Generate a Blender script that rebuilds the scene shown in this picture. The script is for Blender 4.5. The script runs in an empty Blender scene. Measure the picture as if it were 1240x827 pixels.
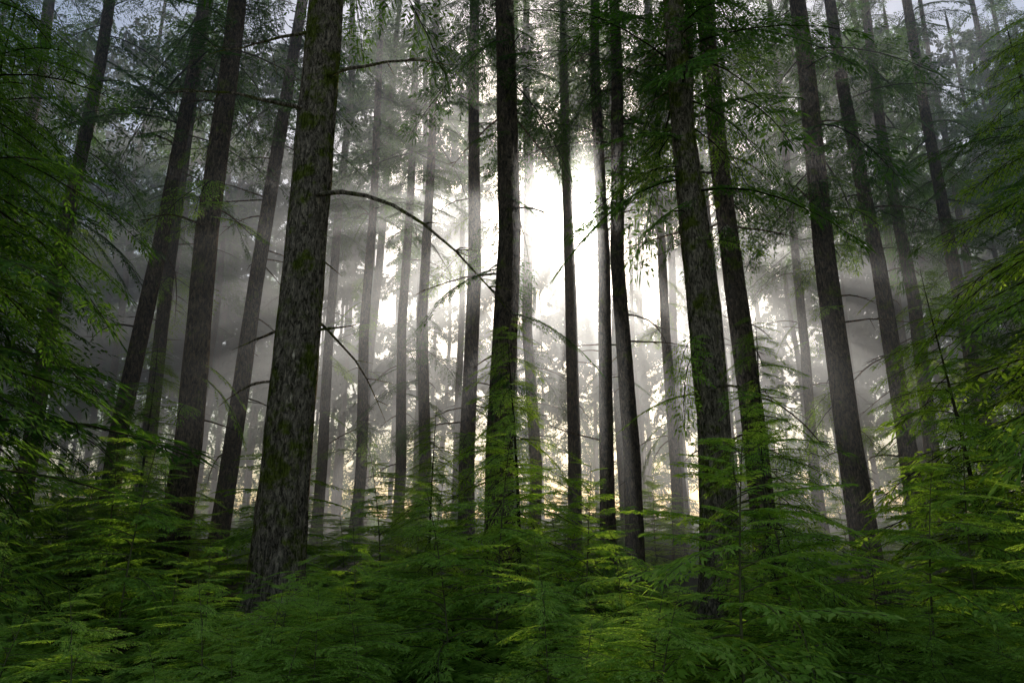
import bpy, math, numpy as np
from mathutils import Vector, Matrix
rng=np.random.default_rng(11)
sc=bpy.context.scene
sc.view_settings.view_transform='Standard'; sc.view_settings.look='None'; sc.view_settings.exposure=0
COL=sc.collection

# ---------------------------------------------------------------- materials
def nmat(name):
    m=bpy.data.materials.new(name); m.use_nodes=True
    nt=m.node_tree; nt.nodes.clear()
    out=nt.nodes.new('ShaderNodeOutputMaterial')
    return m,nt,out
def ramp(nt,stops):
    r=nt.nodes.new('ShaderNodeValToRGB'); e=r.color_ramp.elements
    while len(e)<len(stops): e.new(.5)
    for i,(p,c) in enumerate(stops):
        e[i].position=p; e[i].color=(c[0],c[1],c[2],1)
    return r
def foliage_mat(name,stops,trans=.45,tint=(1.6,1.9,.7,1)):
    m,nt,out=nmat(name); L=nt.links.new
    geo=nt.nodes.new('ShaderNodeNewGeometry'); oi=nt.nodes.new('ShaderNodeObjectInfo')
    a=nt.nodes.new('ShaderNodeMath'); a.operation='MULTIPLY_ADD'; a.inputs[1].default_value=.6
    L(geo.outputs['Random Per Island'],a.inputs[0]); 
    b=nt.nodes.new('ShaderNodeMath'); b.operation='MULTIPLY'; b.inputs[1].default_value=.4
    L(oi.outputs['Random'],b.inputs[0]); L(b.outputs[0],a.inputs[2])
    r=ramp(nt,stops); L(a.outputs[0],r.inputs['Fac'])
    p=nt.nodes.new('ShaderNodeBsdfDiffuse')
    L(r.outputs['Color'],p.inputs['Color'])
    t=nt.nodes.new('ShaderNodeBsdfTranslucent')
    g=nt.nodes.new('ShaderNodeMix'); g.data_type='RGBA'; g.blend_type='MULTIPLY'; g.inputs['Factor'].default_value=1
    L(r.outputs['Color'],g.inputs['A']); g.inputs['B'].default_value=tint
    L(g.outputs['Result'],t.inputs['Color'])
    mx=nt.nodes.new('ShaderNodeMixShader'); mx.inputs[0].default_value=trans
    L(p.outputs[0],mx.inputs[1]); L(t.outputs[0],mx.inputs[2]); L(mx.outputs[0],out.inputs['Surface'])
    return m
M_YOUNG=foliage_mat('young_hemlock_needles',[(0,(.11,.19,.025)),(.5,(.28,.43,.06)),(1,(.50,.60,.13))],.5,(1.5,1.5,.7,1))
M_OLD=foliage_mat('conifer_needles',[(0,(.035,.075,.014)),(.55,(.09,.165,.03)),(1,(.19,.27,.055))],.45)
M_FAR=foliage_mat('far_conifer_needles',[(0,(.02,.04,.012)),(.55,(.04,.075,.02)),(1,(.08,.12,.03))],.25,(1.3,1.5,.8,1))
def bark_mat(name,dark,light,moss_amt):
    m,nt,out=nmat(name); L=nt.links.new
    tc=nt.nodes.new('ShaderNodeTexCoord')
    mp=nt.nodes.new('ShaderNodeMapping'); mp.inputs['Scale'].default_value=(1,1,.34)
    L(tc.outputs['Object'],mp.inputs['Vector'])
    n0=nt.nodes.new('ShaderNodeTexNoise'); n0.inputs['Scale'].default_value=12; n0.inputs['Detail'].default_value=3
    L(mp.outputs[0],n0.inputs['Vector'])
    ad=nt.nodes.new('ShaderNodeVectorMath'); ad.operation='MULTIPLY_ADD'; ad.inputs[1].default_value=(.2,.2,.2)
    L(n0.outputs['Color'],ad.inputs[0]); L(mp.outputs[0],ad.inputs[2])
    n1=nt.nodes.new('ShaderNodeTexNoise'); n1.inputs['Scale'].default_value=19; n1.inputs['Detail'].default_value=5; n1.inputs['Roughness'].default_value=.75
    L(ad.outputs[0],n1.inputs['Vector'])
    h=nt.nodes.new('ShaderNodeMapRange'); h.inputs['From Min'].default_value=.36; h.inputs['From Max'].default_value=.66; L(n1.outputs['Fac'],h.inputs['Value'])
    r=ramp(nt,[(.1,dark),(.5,tuple((a+b)*.38 for a,b in zip(dark,light))),(.95,light)]); L(h.outputs[0],r.inputs['Fac'])
    nm=nt.nodes.new('ShaderNodeTexNoise'); nm.inputs['Scale'].default_value=2.1; nm.inputs['Detail'].default_value=6; nm.inputs['Roughness'].default_value=.72
    L(tc.outputs['Object'],nm.inputs['Vector'])
    rm=ramp(nt,[(.60-.2*moss_amt,(0,0,0)),(.70-.2*moss_amt,(1,1,1))]); L(nm.outputs['Fac'],rm.inputs['Fac'])
    mx2=nt.nodes.new('ShaderNodeMix'); mx2.data_type='RGBA'; L(rm.outputs['Color'],mx2.inputs['Factor']); L(r.outputs['Color'],mx2.inputs['A'])
    r2=ramp(nt,[(.2,(.08,.085,.014)),(.9,(.32,.33,.05))]); L(h.outputs[0],r2.inputs['Fac']); L(r2.outputs['Color'],mx2.inputs['B'])
    p=nt.nodes.new('ShaderNodeBsdfDiffuse')
    L(mx2.outputs['Result'],p.inputs['Color'])
    bp=nt.nodes.new('ShaderNodeBump'); bp.inputs['Strength'].default_value=1; bp.inputs['Distance'].default_value=.06
    L(h.outputs[0],bp.inputs['Height']); L(bp.outputs[0],p.inputs['Normal'])
    L(p.outputs[0],out.inputs['Surface'])
    return m
M_BARK=bark_mat('fir_bark',(.03,.02,.012),(.42,.28,.17),.25)
M_BARK_MOSSY=bark_mat('mossy_bark',(.06,.042,.024),(.80,.58,.37),.55)
def flat_mat(name,c):
    m,nt,out=nmat(name); p=nt.nodes.new('ShaderNodeBsdfDiffuse'); n=nt.nodes.new('ShaderNodeTexNoise'); n.inputs['Scale'].default_value=8; n.inputs['Detail'].default_value=1
    r=ramp(nt,[(.3,tuple(x*.6 for x in c)),(.7,tuple(x*1.3 for x in c))]); nt.links.new(n.outputs['Fac'],r.inputs['Fac']); nt.links.new(r.outputs['Color'],p.inputs['Color'])
    nt.links.new(p.outputs[0],out.inputs['Surface']); return m
M_TWIG=flat_mat('twig_bark',(.055,.045,.025))
M_STEM=flat_mat('sapling_stem',(.13,.12,.05))

def ground_mat():
    m,nt,out=nmat('forest_floor'); L=nt.links.new
    tc=nt.nodes.new('ShaderNodeTexCoord'); n=nt.nodes.new('ShaderNodeTexNoise'); n.inputs['Scale'].default_value=.6; n.inputs['Detail'].default_value=7; n.inputs['Roughness'].default_value=.7
    L(tc.outputs['Object'],n.inputs['Vector'])
    r=ramp(nt,[(.35,(.03,.02,.012)),(.5,(.04,.045,.015)),(.65,(.05,.08,.02))]); L(n.outputs['Fac'],r.inputs['Fac'])
    p=nt.nodes.new('ShaderNodeBsdfDiffuse')
    L(r.outputs['Color'],p.inputs['Color'])
    bp=nt.nodes.new('ShaderNodeBump'); bp.inputs['Distance'].default_value=.15; L(n.outputs['Fac'],bp.inputs['Height']); L(bp.outputs[0],p.inputs['Normal'])
    L(p.outputs[0],out.inputs['Surface']); return m

# ---------------------------------------------------------------- mesh helpers (all quads)
class MB:
    def __init__(s): s.v=[];s.f=[];s.m=[];s.n=0
    def add(s,v,f,mi):
        s.v.append(v); s.f.append(f+s.n); s.m.append(np.full(len(f),mi,dtype=np.int32) if np.isscalar(mi) else mi); s.n+=len(v)
    def arrays(s): return np.concatenate(s.v),np.concatenate(s.f),np.concatenate(s.m)
    def mesh(s,name,mats,smooth_idx=()):
        v,f,mi=s.arrays(); me=bpy.data.meshes.new(name)
        me.vertices.add(len(v)); me.vertices.foreach_set('co',v.astype(np.float32).ravel())
        me.loops.add(len(f)*4); me.loops.foreach_set('vertex_index',f.astype(np.int32).ravel())
        me.polygons.add(len(f)); me.polygons.foreach_set('loop_start',(np.arange(len(f))*4).astype(np.int32))
        for m in mats: me.materials.append(m)
        me.polygons.foreach_set('material_index',mi.astype(np.int32))
        me.polygons.foreach_set('use_smooth',np.isin(mi,list(smooth_idx)))
        me.update(calc_edges=True); return me
def tube(path,rad,sides):
    path=np.asarray(path,float); n=len(path); t=np.gradient(path,axis=0); t/=np.linalg.norm(t,axis=1)[:,None]+1e-9
    ref=np.array([0,0,1.]) if abs(t[:,2]).mean()<.8 else np.array([1.,0,0])
    a=np.cross(t,ref); a/=np.linalg.norm(a,axis=1)[:,None]+1e-9; b=np.cross(t,a)
    th=np.arange(sides)*2*math.pi/sides
    rad=np.asarray(rad,float)
    if rad.ndim==1: rad=rad[:,None]*np.ones(sides)
    v=path[:,None,:]+rad[:,:,None]*(np.cos(th)[None,:,None]*a[:,None,:]+np.sin(th)[None,:,None]*b[:,None,:])
    i=np.arange(n-1)[:,None]*sides; j=np.arange(sides)[None,:]; j2=(j+1)%sides
    f=np.stack([i+j,i+j2,i+sides+j2,i+sides+j],-1).reshape(-1,4)
    return v.reshape(-1,3),f

def bough(L,n2,n3,sl,sw,droop,width=.42,droop2=.35,bare=.08):
    """flat conifer spray along +x. mat 0 twig, 1 needles"""
    mb=MB(); P=[];A=[];LL=[]; sec=[]
    wob=rng.uniform(-.05,.05)*L
    def cy(x): return wob*np.sin(x/L*3)
    def f(x,y): return -droop*L*(x/L)**2 - droop2*y*y/L
    for i in range(n2):
        for s in (-1,1):
            if rng.random()<.1: continue
            t=bare+(1-bare)*(i+.5+rng.uniform(-.35,.35))/n2
            env=(width*L*(min(1,(t-bare)/.22+.25))*(max(0,1-t))**.75+.04*L)*rng.uniform(.6,1.15)
            ang=math.radians(64-24*t+rng.uniform(-8,8)); bx=t*L; by=cy(t*L)
            m=max(2,int(n3*env/(width*L)+1))
            dx,dy=math.cos(ang),s*math.sin(ang)
            sec.append((bx,by,bx+dx*env,by+dy*env))
            for sg in (-1,1):
                tk=(np.arange(m)+rng.uniform(.2,.8,m))/m
                P.append(np.stack([bx+dx*env*tk,by+dy*env*tk],-1))
                A.append(s*ang+sg*np.radians(45+rng.uniform(-12,12,m)))
                LL.append(sl*(1.05-.55*tk)*rng.uniform(.65,1.25,m))
            P.append(np.array([[bx+dx*env,by+dy*env]])); A.append(np.array([s*ang])); LL.append(np.array([sl*.8]))
    P.append(np.array([[L,cy(L)]])); A.append(np.array([0.])); LL.append(np.array([sl]))
    P=np.concatenate(P);A=np.concatenate(A);LL=np.concatenate(LL); n=len(P)
    d=np.stack([np.cos(A),np.sin(A)],-1); nn=np.stack([-np.sin(A),np.cos(A)],-1)
    w=sw*rng.uniform(.7,1.3,n)[:,None]
    q=[P,P+d*(.4*LL)[:,None]+nn*w/2,P+d*LL[:,None],P+d*(.45*LL)[:,None]-nn*w/2]
    roll=rng.uniform(-.45,.45,n)*sw; tip=-rng.uniform(0,.35,n)*LL
    z=[f(q[0][:,0],q[0][:,1]),f(q[1][:,0],q[1][:,1])+roll+tip*.3,f(q[2][:,0],q[2][:,1])+tip,f(q[3][:,0],q[3][:,1])-roll+tip*.3]
    V=np.stack([np.concatenate([a,b[:,None]],1) for a,b in zip(q,z)],1).reshape(-1,3)
    mb.add(V,np.arange(n*4).reshape(-1,4),1)
    xs=np.linspace(0,L,6); mb.add(*tube(np.stack([xs,cy(xs),f(xs,0)],-1),np.linspace(.009*L,.002*L,6),3),0)
    S=np.array(sec); k=len(S); ww=.0028*L
    a=np.stack([S[:,0],S[:,1]-ww,f(S[:,0],S[:,1])-.003],-1); b=np.stack([S[:,0]+ww,S[:,1]+ww,f(S[:,0],S[:,1])-.003],-1)
    c=np.stack([S[:,2]+ww*.3,S[:,3]+ww*.3,f(S[:,2],S[:,3])-.003],-1); e=np.stack([S[:,2],S[:,3],f(S[:,2],S[:,3])-.004],-1)
    mb.add(np.stack([a,b,c,e],1).reshape(-1,3),np.arange(k*4).reshape(-1,4),0)
    return mb.arrays()
def put(mb,B,loc,yaw,pitch,roll,s):
    v,f,m=B
    R=np.array((Matrix.Rotation(yaw,3,'Z')@Matrix.Rotation(-pitch,3,'Y')@Matrix.Rotation(roll,3,'X')))
    mb.add(v@R.T*s+np.asarray(loc),f,m)

YB=[bough(1.,13,9,.10,.021,rng.uniform(.15,.45)) for _ in range(5)]
HB=[bough(1.,15,11,.07,.0115,rng.uniform(.2,.55)) for _ in range(6)]
LB=[bough(1.,9,5,.13,.032,rng.uniform(.2,.6)) for _ in range(5)]
DB=[bough(1.,6,4,.22,.10,rng.uniform(.1,.5),width=.5) for _ in range(5)]   # dense far canopy clumps

def sapling_mesh(name,H,nb,spread):
    mb=MB(); n=12; zs=np.linspace(0,1,n); bend=rng.uniform(-.14,.14,2)*H
    px=bend[0]*zs**2; py=bend[1]*zs**2
    mb.add(*tube(np.stack([px,py,zs*H],-1),np.linspace(.0055*H+.002,.002,n),5),0)
    for i in range(nb):
        t=.06+.92*(i+rng.random())/nb
        L=(spread*(1-t)**.75+.09)*H*rng.uniform(.65,1.15)
        put(mb,YB[rng.integers(5)],(bend[0]*t*t,bend[1]*t*t,t*H),rng.uniform(0,6.28),rng.uniform(0,.45)*(1 if t<.8 else 1.5),rng.uniform(-.2,.2),L)
    return mb.mesh(name,[M_STEM,M_YOUNG],(0,))
SAP=[sapling_mesh('hemlock_sapling_mesh',2.,40,.48) for _ in range(5)]
def mid_mesh(name,H,nb,spread,z0,mat):
    mb=MB(); n=16; zs=np.linspace(0,1,n)
    mb.add(*tube(np.stack([.1*np.sin(zs*4),.08*np.sin(zs*5),zs*H],-1),np.linspace(.009*H,.006,n),8),0)
    for i in range(nb):
        t=z0+(1-z0)*(i+rng.random())/nb
        L=(spread*(1-t)**.7+.05)*H*rng.uniform(.55,1.15)
        put(mb,HB[rng.integers(6)],(0,0,t*H),rng.uniform(0,6.28),rng.uniform(-.2,.3),rng.uniform(-.3,.3),L)
    return mb.mesh(name,[M_TWIG,mat],(0,))
MID=[mid_mesh('young_hemlock_mesh',10.,80,.30,.08,M_YOUNG) for _ in range(2)]
MIDD=[mid_mesh('hemlock_mesh',10.,95,.33,.12,M_OLD) for _ in range(2)]
def crown_mesh(name,Hc,nb,L0,BB,mat):
    mb=MB()
    for i in range(nb):
        t=((i+rng.random())/nb)
        L=(L0*(1-t)**.7+.4)*rng.uniform(.5,1.15)
        put(mb,BB[rng.integers(len(BB))],(0,0,t*Hc),rng.uniform(0,6.28),rng.uniform(-.45,.2),rng.uniform(-.35,.35),L)
    return mb.mesh(name,[M_TWIG,mat])
CR_N=[crown_mesh('crown_near_mesh',24,75,3.0,HB,M_OLD) for _ in range(3)]
CR_F=[crown_mesh('crown_far_mesh',24,85,3.0,LB,M_OLD) for _ in range(5)]
def low_mesh():
    mb=MB()
    for i in range(10):
        put(mb,HB[rng.integers(6)],(0,0,rng.uniform(3.5,11)),rng.uniform(0,6.28),rng.uniform(-.5,.1),rng.uniform(-.3,.3),rng.uniform(.8,2.4))
    return mb.mesh('lower_boughs_mesh',[M_TWIG,M_YOUNG if rng.random()<.4 else M_OLD])
LOW=[low_mesh() for _ in range(4)]

def fern_mesh():
    mb=MB()
    for k in range(13):
        yaw=k/13*6.28+rng.uniform(-.2,.2); L=rng.uniform(.5,.8); n=26
        x=np.linspace(.08,1,n)*L; V=[]
        el=rng.uniform(.7,1.2)
        X=x*math.cos(el)*1.1; Z=x*math.sin(el)-.75*x*x/L
        for s in (-1,1):
            l=.16*L*np.sin(np.linspace(.5,3.0,n)); w=.022*L
            V.append(np.stack([np.stack([X,0*x,Z],-1),np.stack([X+w,s*l*.4,Z-.01],-1),np.stack([X+.25*l,s*l,Z-.2*l],-1),np.stack([X-w,s*l*.4,Z-.01],-1)],1).reshape(-1,3))
        V=np.concatenate(V); c,sn=math.cos(yaw),math.sin(yaw)
        V=np.stack([V[:,0]*c-V[:,1]*sn,V[:,0]*sn+V[:,1]*c,V[:,2]],-1)
        mb.add(V,np.arange(len(V)).reshape(-1,4),1)
    return mb.mesh('sword_fern_mesh',[M_TWIG,M_YOUNG])
FERN=fern_mesh()

# ---------------------------------------------------------------- terrain
def gz(x,y):
    return .22*math.sin(x*.21+1)*math.cos(y*.17)+.12*math.sin(x*.53+y*.41)+max(0,y-25)*.01
mb=MB(); N=160
xs=np.sign(np.linspace(-1,1,N))*np.abs(np.linspace(-1,1,N))**2.2*700; X,Y=np.meshgrid(xs,xs)
Z=.22*np.sin(X*.21+1)*np.cos(Y*.17)+.12*np.sin(X*.53+Y*.41)+np.maximum(0,Y-25)*.01
Z=np.where(np.hypot(X,Y)>150,np.clip(Z,-1,1.5),Z)
i=np.arange(N-1)[:,None]*N; j=np.arange(N-1)[None,:]
F=np.stack([i+j,i+j+1,i+N+j+1,i+N+j],-1).reshape(-1,4)
mb.add(np.stack([X,Y,Z],-1).reshape(-1,3),F,0)
g=bpy.data.objects.new('ground',mb.mesh('ground',[ground_mat()],(0,))); COL.objects.link(g)

# ---------------------------------------------------------------- trees
def empty(name,loc=(0,0,0)):
    o=bpy.data.objects.new(name,None); o.location=loc; o.empty_display_size=.3; COL.objects.link(o); return o
def child(name,me,par,loc=(0,0,0),rz=0,s=(1,1,1)):
    o=bpy.data.objects.new(name,me); o.parent=par; o.location=loc; o.rotation_euler=(0,0,rz); o.scale=s; COL.objects.link(o); return o
def dead_branch(mb,p0,yaw,L,r,lift,droop,twigs=4):
    n=8; t=np.linspace(0,1,n); w=rng.uniform(-.15,.15)*L
    x=t*L; y=w*np.sin(t*3)+rng.normal(0,.012*L,n).cumsum()*.5; z=lift*L*t-droop*L*t*t+rng.normal(0,.01*L,n).cumsum()*.5
    c,s=math.cos(yaw),math.sin(yaw)
    P=np.stack([x*c-y*s,x*s+y*c,z],-1)+np.asarray(p0)
    mb.add(*tube(P,r*(1-t)**.8+.003,5),0)
    for k in range(twigs):
        q=rng.integers(3,n-1); a=yaw+rng.choice([-1,1])*rng.uniform(.5,1.1); l=L*rng.uniform(.12,.35)*(1-.5*q/n)
        tt=np.linspace(0,1,4); z2=-rng.uniform(.1,.5)*l*tt**1.5
        mb.add(*tube(np.stack([P[q,0]+math.cos(a)*l*tt,P[q,1]+math.sin(a)*l*tt,P[q,2]+z2],-1),r*.35*(1-tt)+.002,3),0)
def trunk_mesh(name,D,H,lean,rings,sides,nd,dz,mat,extra=None,bark_amp=.03):
    mb=MB(); u=np.linspace(0,1,rings); z=H*u**1.25-.4
    r=.5*D*(1-.62*u**1.05)*(1+.55*np.exp(-np.maximum(z,0)/.45)); r[-1]=.02
    wx=np.interp(u,np.linspace(0,1,7),rng.normal(0,.10,7)*[0,1,1,1,1,1,1]); wy=np.interp(u,np.linspace(0,1,7),rng.normal(0,.10,7)*[0,1,1,1,1,1,1])
    path=np.stack([wx+lean[0]*z,wy+lean[1]*z,z],-1)
    nz=rng.normal(0,1,(rings,sides)); 
    for _ in range(2): nz=(nz+np.roll(nz,1,0)+np.roll(nz,-1,0))/2.2
    ridge=rng.normal(0,1,sides); big=np.sin(np.arange(sides)/sides*2*math.pi*3+rng.uniform(0,6))*np.exp(-np.maximum(z,0)/.6)[:,None]*.18
    rad=r[:,None]*(1+bark_amp*nz*.8+bark_amp*.6*ridge[None]+big)
    mb.add(*tube(path,rad,sides),0)
    for k in range(nd):
        zz=rng.uniform(*dz); px=np.interp(zz,z,path[:,0]); py=np.interp(zz,z,path[:,1]); 
        short=rng.random()<.55
        dead_branch(mb,(px,py,zz),rng.uniform(0,6.28),rng.uniform(.3,.8) if short else rng.uniform(1,2.6),.02 if short else .028,rng.uniform(-.2,.3),rng.uniform(.1,.7),1 if short else 5)
    if extra: 
        for e in extra: dead_branch(mb,*e)
    return mb.mesh(name,[mat],(0,)),path,z
SUN=Vector((.0931,.920,.4359)).normalized()
placed=[]
def tree(kind,x,y,D,H=38,lean=(0,0),cb=14,near=True,mossy=False,extra=None,nd=16):
    zg=gz(x,y); e=empty(kind,(x,y,zg)); hi=y<14
    me,path,z=trunk_mesh('trunk',D,H,lean,150 if hi else 70,44 if hi else 18,nd,(2.5,cb+4),M_BARK_MOSSY if mossy else M_BARK,extra,.035 if hi else .03)
    child('trunk',me,e)
    cx=np.interp(cb,z,path[:,0]); cyy=np.interp(cb,z,path[:,1]); hs=(H-cb)/24
    s=rng.uniform(.85,1.15)
    child('crown',(CR_N if near else CR_F)[rng.integers(3)],e,(cx,cyy,cb),rng.uniform(0,6.28),(s,s,hs))
    if abs(lean[0])<.02 and D>.3 and x!=-3.61 and not (1<x<3): child('lower_boughs',LOW[rng.integers(4)],e,(0,0,0),rng.uniform(0,6.28))
    placed.append((x,y)); return e
tree('douglas_fir_tree',-3.61,11,.82,40,(0,0),12.5,mossy=True,nd=10,extra=[
    ((0.2,-.1,7.1),-.12,3.6,.045,-.1,.62,8),((-.2,0,8.9),2.9,3.0,.04,.35,.1,6),((.2,0,9.6),.4,2.4,.035,.45,.1,5),((-.3,0,4.7),3.0,.8,.025,-.2,.2,2),((.3,0,4.7),.2,.7,.03,.2,0,2),((-.2,0,10.5),2.6,3.0,.035,.4,.1,5)])
T=[(-7.68,16,.66,(0,0),13),(-8.3,20,.56,(.05,0),13),(-10.3,18,.5,(.03,0),12),(-11.7,22,.5,(.01,0),11),(-12.6,18,.46,(0,0),9),
(-5.9,26,.46,(0,0),13),(-4.4,27,.46,(0,0),13),(-3.15,24,.46,(0,0),14),(-1.26,20,.52,(0,0),14),(-.26,15,.66,(0,0),11.5),
(.7,26,.5,(0,0),16.5),(1.9,22,.46,(0,0),15),(2.42,18,.42,(.015,0),12.5),(2.9,17,.46,(0,0),11.5),
(6.1,26,.46,(0,0),12),(5.36,15,.56,(-.02,0),8.5),
(8.5,17,.66,(-.01,0),10),(10.9,19,.5,(-.02,0),10),(13.6,22,.5,(-.01,0),10),(14.4,21,.46,(0,0),9),(12.4,28,.46,(0,0),12),
(-8.3,30,.52,(0,0),14),(-14.5,14.5,.5,(0,0),8),(-16,20,.5,(0,0),9),(17,18,.5,(0,0),8),(4.9,30,.42,(0,0),18.5)]
for k,(x,y,D,l,cb) in enumerate(T):
    tree('western_hemlock_tree' if k%2 else 'douglas_fir_tree',x,y,D,rng.uniform(34,40),l,cb)
tree('douglas_fir_tree',3.65,13,.60,38,(-.005,0),7.8,mossy=True,nd=14)
tree('red_alder_tree',4.4,14,.26,26,(-.01,0),11,mossy=True,nd=10)

# openings in the canopy that the low sun shines through: (x, z, radius) where the canopy stands, 60 m out
GAPS=[(13.2,20.6,1.35),(17.2,17.6,1.15),(17.6,23.2,.9),(21.8,20.0,1.3),(12.6,25.4,.9),(26.5,17.5,1.2),
      (-1.2,19.2,1.05),(-5.4,22.4,1.15),(-6.6,17.0,1.15),(-11.2,20.0,1.3),(-17,18.2,1.3),(-2,26.2,.8),(-12,25.5,.9),(-21,22.5,1.1),
      (2.6,21.2,.9),(9.1,18.6,.9),(9.8,23.4,.8),
      (6.1,30.2,1.5),(6.5,26.2,1.2),(10.6,27,.9),(14.6,28.5,1.0),(1.9,26.6,1.0),(-1.6,30.5,.8),(2.4,33,.7),(10.5,33,.8)]
NOBLOCK=len(GAPS)
for k in range(70): GAPS.append((rng.uniform(-42,56),rng.uniform(27,46),rng.uniform(.3,.9)))
kx,kz=SUN.x/SUN.y,SUN.z/SUN.y
GA=np.array(GAPS)
def ingap(x,y,z,extra,n=None):
    G=GA[:n]; xb=G[:,0]+(y-60)*kx; zb=G[:,1]+(y-60)*kz
    return bool(np.any((x-xb)**2+((z-zb)*.905)**2<(G[:,2]+extra)**2))
# distant forest
DF=empty('distant_forest')
TM=[trunk_mesh('distant_trunk',.5,38,(rng.uniform(-.02,.02),rng.uniform(-.02,.02)),40,10,14,(3,16),M_BARK)[0] for _ in range(6)]
cnt=0;tries=0
while cnt<125 and tries<12000:
    tries+=1
    y=rng.uniform(27,78); x=rng.uniform(-1,1)*(y*.85+14)
    dx=abs(x-y*.1012)
    if dx<1.1 or min((x-a)**2+(y-b)**2 for a,b in placed)<2.6**2: continue
    s=rng.uniform(.7,1.1); cb=rng.uniform(12,20); cs=s
    if y<58 and any(ingap(x,y,zz,2.2,NOBLOCK) for zz in np.arange(cb*s,36*s,1.5)):
        if rng.random()<.6: continue
        crown=False
    else: crown=True
    placed.append((x,y)); cnt+=1
    r=rng.uniform(0,6.28)
    child('trunk',TM[rng.integers(6)],DF,(x,y,gz(x,y)),r,(s*rng.uniform(.8,1.4),)*2+(s,))
    if crown and not (y>58 and any(ingap(x,y,zz,2.2,NOBLOCK) for zz in np.arange(cb*s,36*s,1.5))): child('crown',CR_F[rng.integers(5)],DF,(x,y,cb*s),r+1,(cs,cs,s*(38-cb)/24))
# far edge of the woods, low boughs
mb=MB()
for k in range(1900):
    x=rng.uniform(-95,105); top=17+3*math.sin(x*.31)+3*math.sin(x*.83+1)
    z=-.5+(top+.5)*rng.random()**.9
    put(mb,LB[rng.integers(5)],(x,rng.uniform(79,90),z),rng.uniform(0,6.28),rng.uniform(-.9,.3),rng.uniform(-1,1),rng.uniform(3.5,6))
child('bough_mass',mb.mesh('bough_mass',[M_TWIG,M_OLD]),DF)
# closed canopy of the distant forest
mb=MB(); kk=0
for k in range(15500):
    x=rng.uniform(-52,70); y=rng.uniform(57,64); z=9+41*rng.random()
    s=rng.uniform(1.2,2.6)
    if z<15 and rng.random()>(z-8)/8: continue
    if z>34 and rng.random()<.4: continue
    yaw=rng.uniform(0,6.28); c=(x+math.cos(yaw)*s*.45,y+math.sin(yaw)*s*.45,z-.12*s)
    if ingap(*c,.40*s): continue
    kk+=1
    put(mb,DB[rng.integers(5)],(x,y,z),yaw,rng.uniform(-.8,.2),rng.uniform(-1.2,1.2),s)
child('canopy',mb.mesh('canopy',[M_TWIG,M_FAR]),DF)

def solo(name,me,x,y,s,rz=None,sz=None):
    o=bpy.data.objects.new(name,me); o.location=(x,y,gz(x,y)-.03); o.rotation_euler=(rng.uniform(-.04,.04),rng.uniform(-.04,.04),rng.uniform(0,6.28) if rz is None else rz)
    o.scale=(s,s,sz or s); COL.objects.link(o); return o
for (x,y,s,k) in [(-7.6,8.6,1.05,0),(-10.3,12,1.3,1),(-13,13.5,1.2,0),(12.4,14,1.35,0),(14.5,16,1.2,1)]:
    solo('young_western_hemlock_tree',MIDD[k],x,y,s)
for (x,y,s,k) in [(.1,12.2,.55,0),(9.4,10.4,1.15,1),(7.6,11.5,.6,1),(-1.6,14,.42,1),(3.9,10.6,.5,0),(-9,17,.6,1),(8.5,22,.5,0),(-3,24,.5,1),(-5.5,6.6,.33,0),(6.4,7.0,.34,1),(-6.9,7.4,.4,1),(7.6,7.6,.38,0)]:
    solo('young_western_hemlock_tree',MID[k],x,y,s)
for (x,y,s) in [(1.95,6.3,1.35),(2.8,7.2,1.2),(1.2,7.8,.8),(-.6,7.2,.95),(-1.7,7.9,.8),(.3,6.1,.7),(-3.0,7.2,.7),(-4.4,8.2,1.2),(3.7,7.4,.8),(4.8,8.4,1.3),(-5.2,7.4,.8),(5.6,7.2,1.05),(-.2,9.6,1.5),(1.0,10.2,1.35),(-1.2,10.5,1.2),(-2,6.3,.6),(6.4,10,1.6),(-6.2,11,1.5)]:
    solo('hemlock_sapling',SAP[rng.integers(5)],x,y,s)
U=empty('understory_foliage')
for k in range(110):
    y=4.8+10*rng.random()**1.1; x=rng.uniform(-1,1)*(y*.85+1)
    s=rng.uniform(.25,.62)
    child('sapling',SAP[rng.integers(5)],U,(x,y,gz(x,y)-.05),rng.uniform(0,6.28),(s*1.25,s*1.25,s))
for k in range(115):
    y=rng.uniform(14,40); x=rng.uniform(-1,1)*(y*.85+2); s=rng.uniform(.6,1.7)
    child('sapling',SAP[rng.integers(5)],U,(x,y,gz(x,y)-.05),rng.uniform(0,6.28),(s*1.2,s*1.2,s))
for k in range(180):
    y=4.6+9*rng.random(); x=rng.uniform(-1,1)*(y*.85+1); s=rng.uniform(.6,1.5)
    child('fern',FERN,U,(x,y,gz(x,y)),rng.uniform(0,6.28),(s,s,s))

# ---------------------------------------------------------------- mist
m,nt,out=nmat('haze_volume'); last=None
for d,g_ in [(.0175,.70),(.0009,.95)]:
    a=nt.nodes.new('ShaderNodeVolumeScatter'); a.inputs['Density'].default_value=d; a.inputs['Anisotropy'].default_value=g_; a.inputs['Color'].default_value=(.995,.99,.985,1)
    if last is None: last=a.outputs[0]
    else:
        ad=nt.nodes.new('ShaderNodeAddShader'); nt.links.new(last,ad.inputs[0]); nt.links.new(a.outputs[0],ad.inputs[1]); last=ad.outputs[0]
nt.links.new(last,out.inputs['Volume'])
bpy.ops.mesh.primitive_cube_add(size=1,location=(6,35.5,10)); o=bpy.context.object; o.name='morning_mist'; o.scale=(110,45,22); o.data.materials.append(m)

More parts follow.
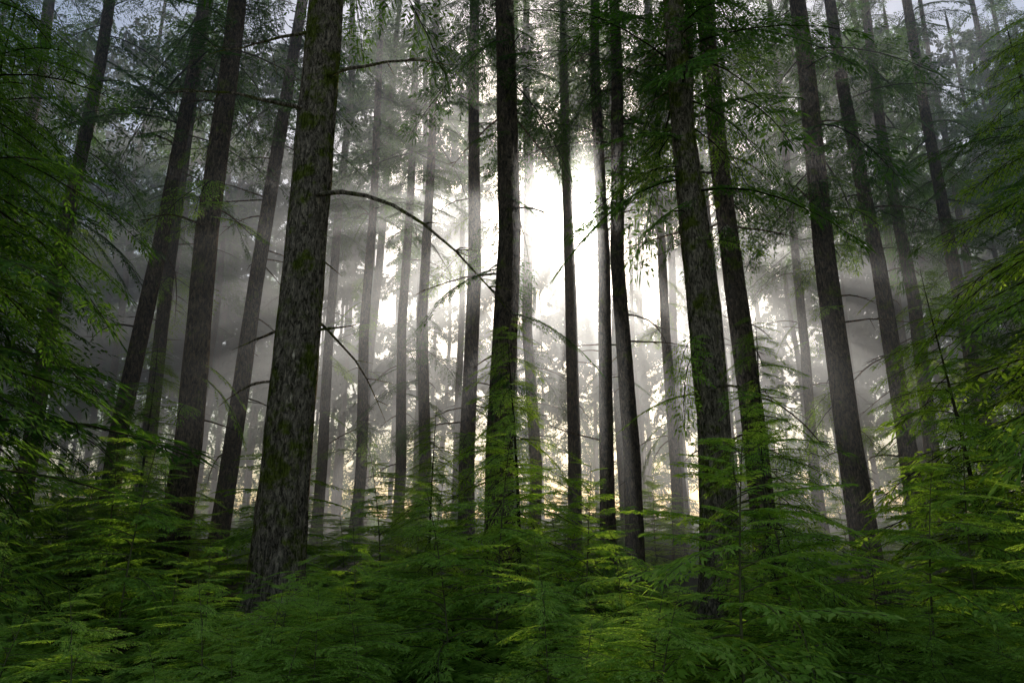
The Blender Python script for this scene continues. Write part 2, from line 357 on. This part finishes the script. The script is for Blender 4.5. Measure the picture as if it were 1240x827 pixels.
# ---------------------------------------------------------------- light
el=math.asin(SUN.z); az=math.atan2(SUN.x,SUN.y)
w=bpy.data.worlds.new('World'); sc.world=w; w.use_nodes=True; nt=w.node_tree; nt.nodes.clear(); L=nt.links.new
wo=nt.nodes.new('ShaderNodeOutputWorld'); bg=nt.nodes.new('ShaderNodeBackground'); sky=nt.nodes.new('ShaderNodeTexSky')
sky.sky_type='NISHITA'; sky.sun_disc=False; sky.sun_elevation=el; sky.sun_rotation=az; sky.dust_density=2; sky.air_density=1
bg.inputs['Strength'].default_value=.15; L(sky.outputs[0],bg.inputs['Color'])
tc=nt.nodes.new('ShaderNodeTexCoord'); vm=nt.nodes.new('ShaderNodeVectorMath'); vm.operation='DOT_PRODUCT'; vm.inputs[1].default_value=SUN
L(tc.outputs['Generated'],vm.inputs[0])
mxm=nt.nodes.new('ShaderNodeMath'); mxm.operation='MAXIMUM'; mxm.inputs[1].default_value=0; L(vm.outputs['Value'],mxm.inputs[0])
pw=nt.nodes.new('ShaderNodeMath'); pw.operation='POWER'; pw.inputs[1].default_value=2500; L(mxm.outputs[0],pw.inputs[0])
ml=nt.nodes.new('ShaderNodeMath'); ml.operation='MULTIPLY'; ml.inputs[1].default_value=40; L(pw.outputs[0],ml.inputs[0])
bg2=nt.nodes.new('ShaderNodeBackground'); bg2.inputs['Color'].default_value=(1,.95,.85,1); L(ml.outputs[0],bg2.inputs['Strength'])
ads=nt.nodes.new('ShaderNodeAddShader'); L(bg.outputs[0],ads.inputs[0]); L(bg2.outputs[0],ads.inputs[1]); L(ads.outputs[0],wo.inputs['Surface'])
sl=bpy.data.lights.new('sun','SUN'); sl.energy=5; sl.angle=math.radians(.5); sl.color=(1,.95,.87)
so=bpy.data.objects.new('sun',sl); so.rotation_euler=SUN.to_track_quat('Z','Y').to_euler(); so.location=(5,60,60); COL.objects.link(so)

cam=bpy.data.cameras.new('camera'); co=bpy.data.objects.new('camera',cam); co.location=(0,0,1.7); co.rotation_euler=(math.radians(90+14.5),0,0)
cam.lens=24; cam.sensor_width=36; cam.clip_end=3000; COL.objects.link(co); sc.camera=co
print('trees',cnt,kk)
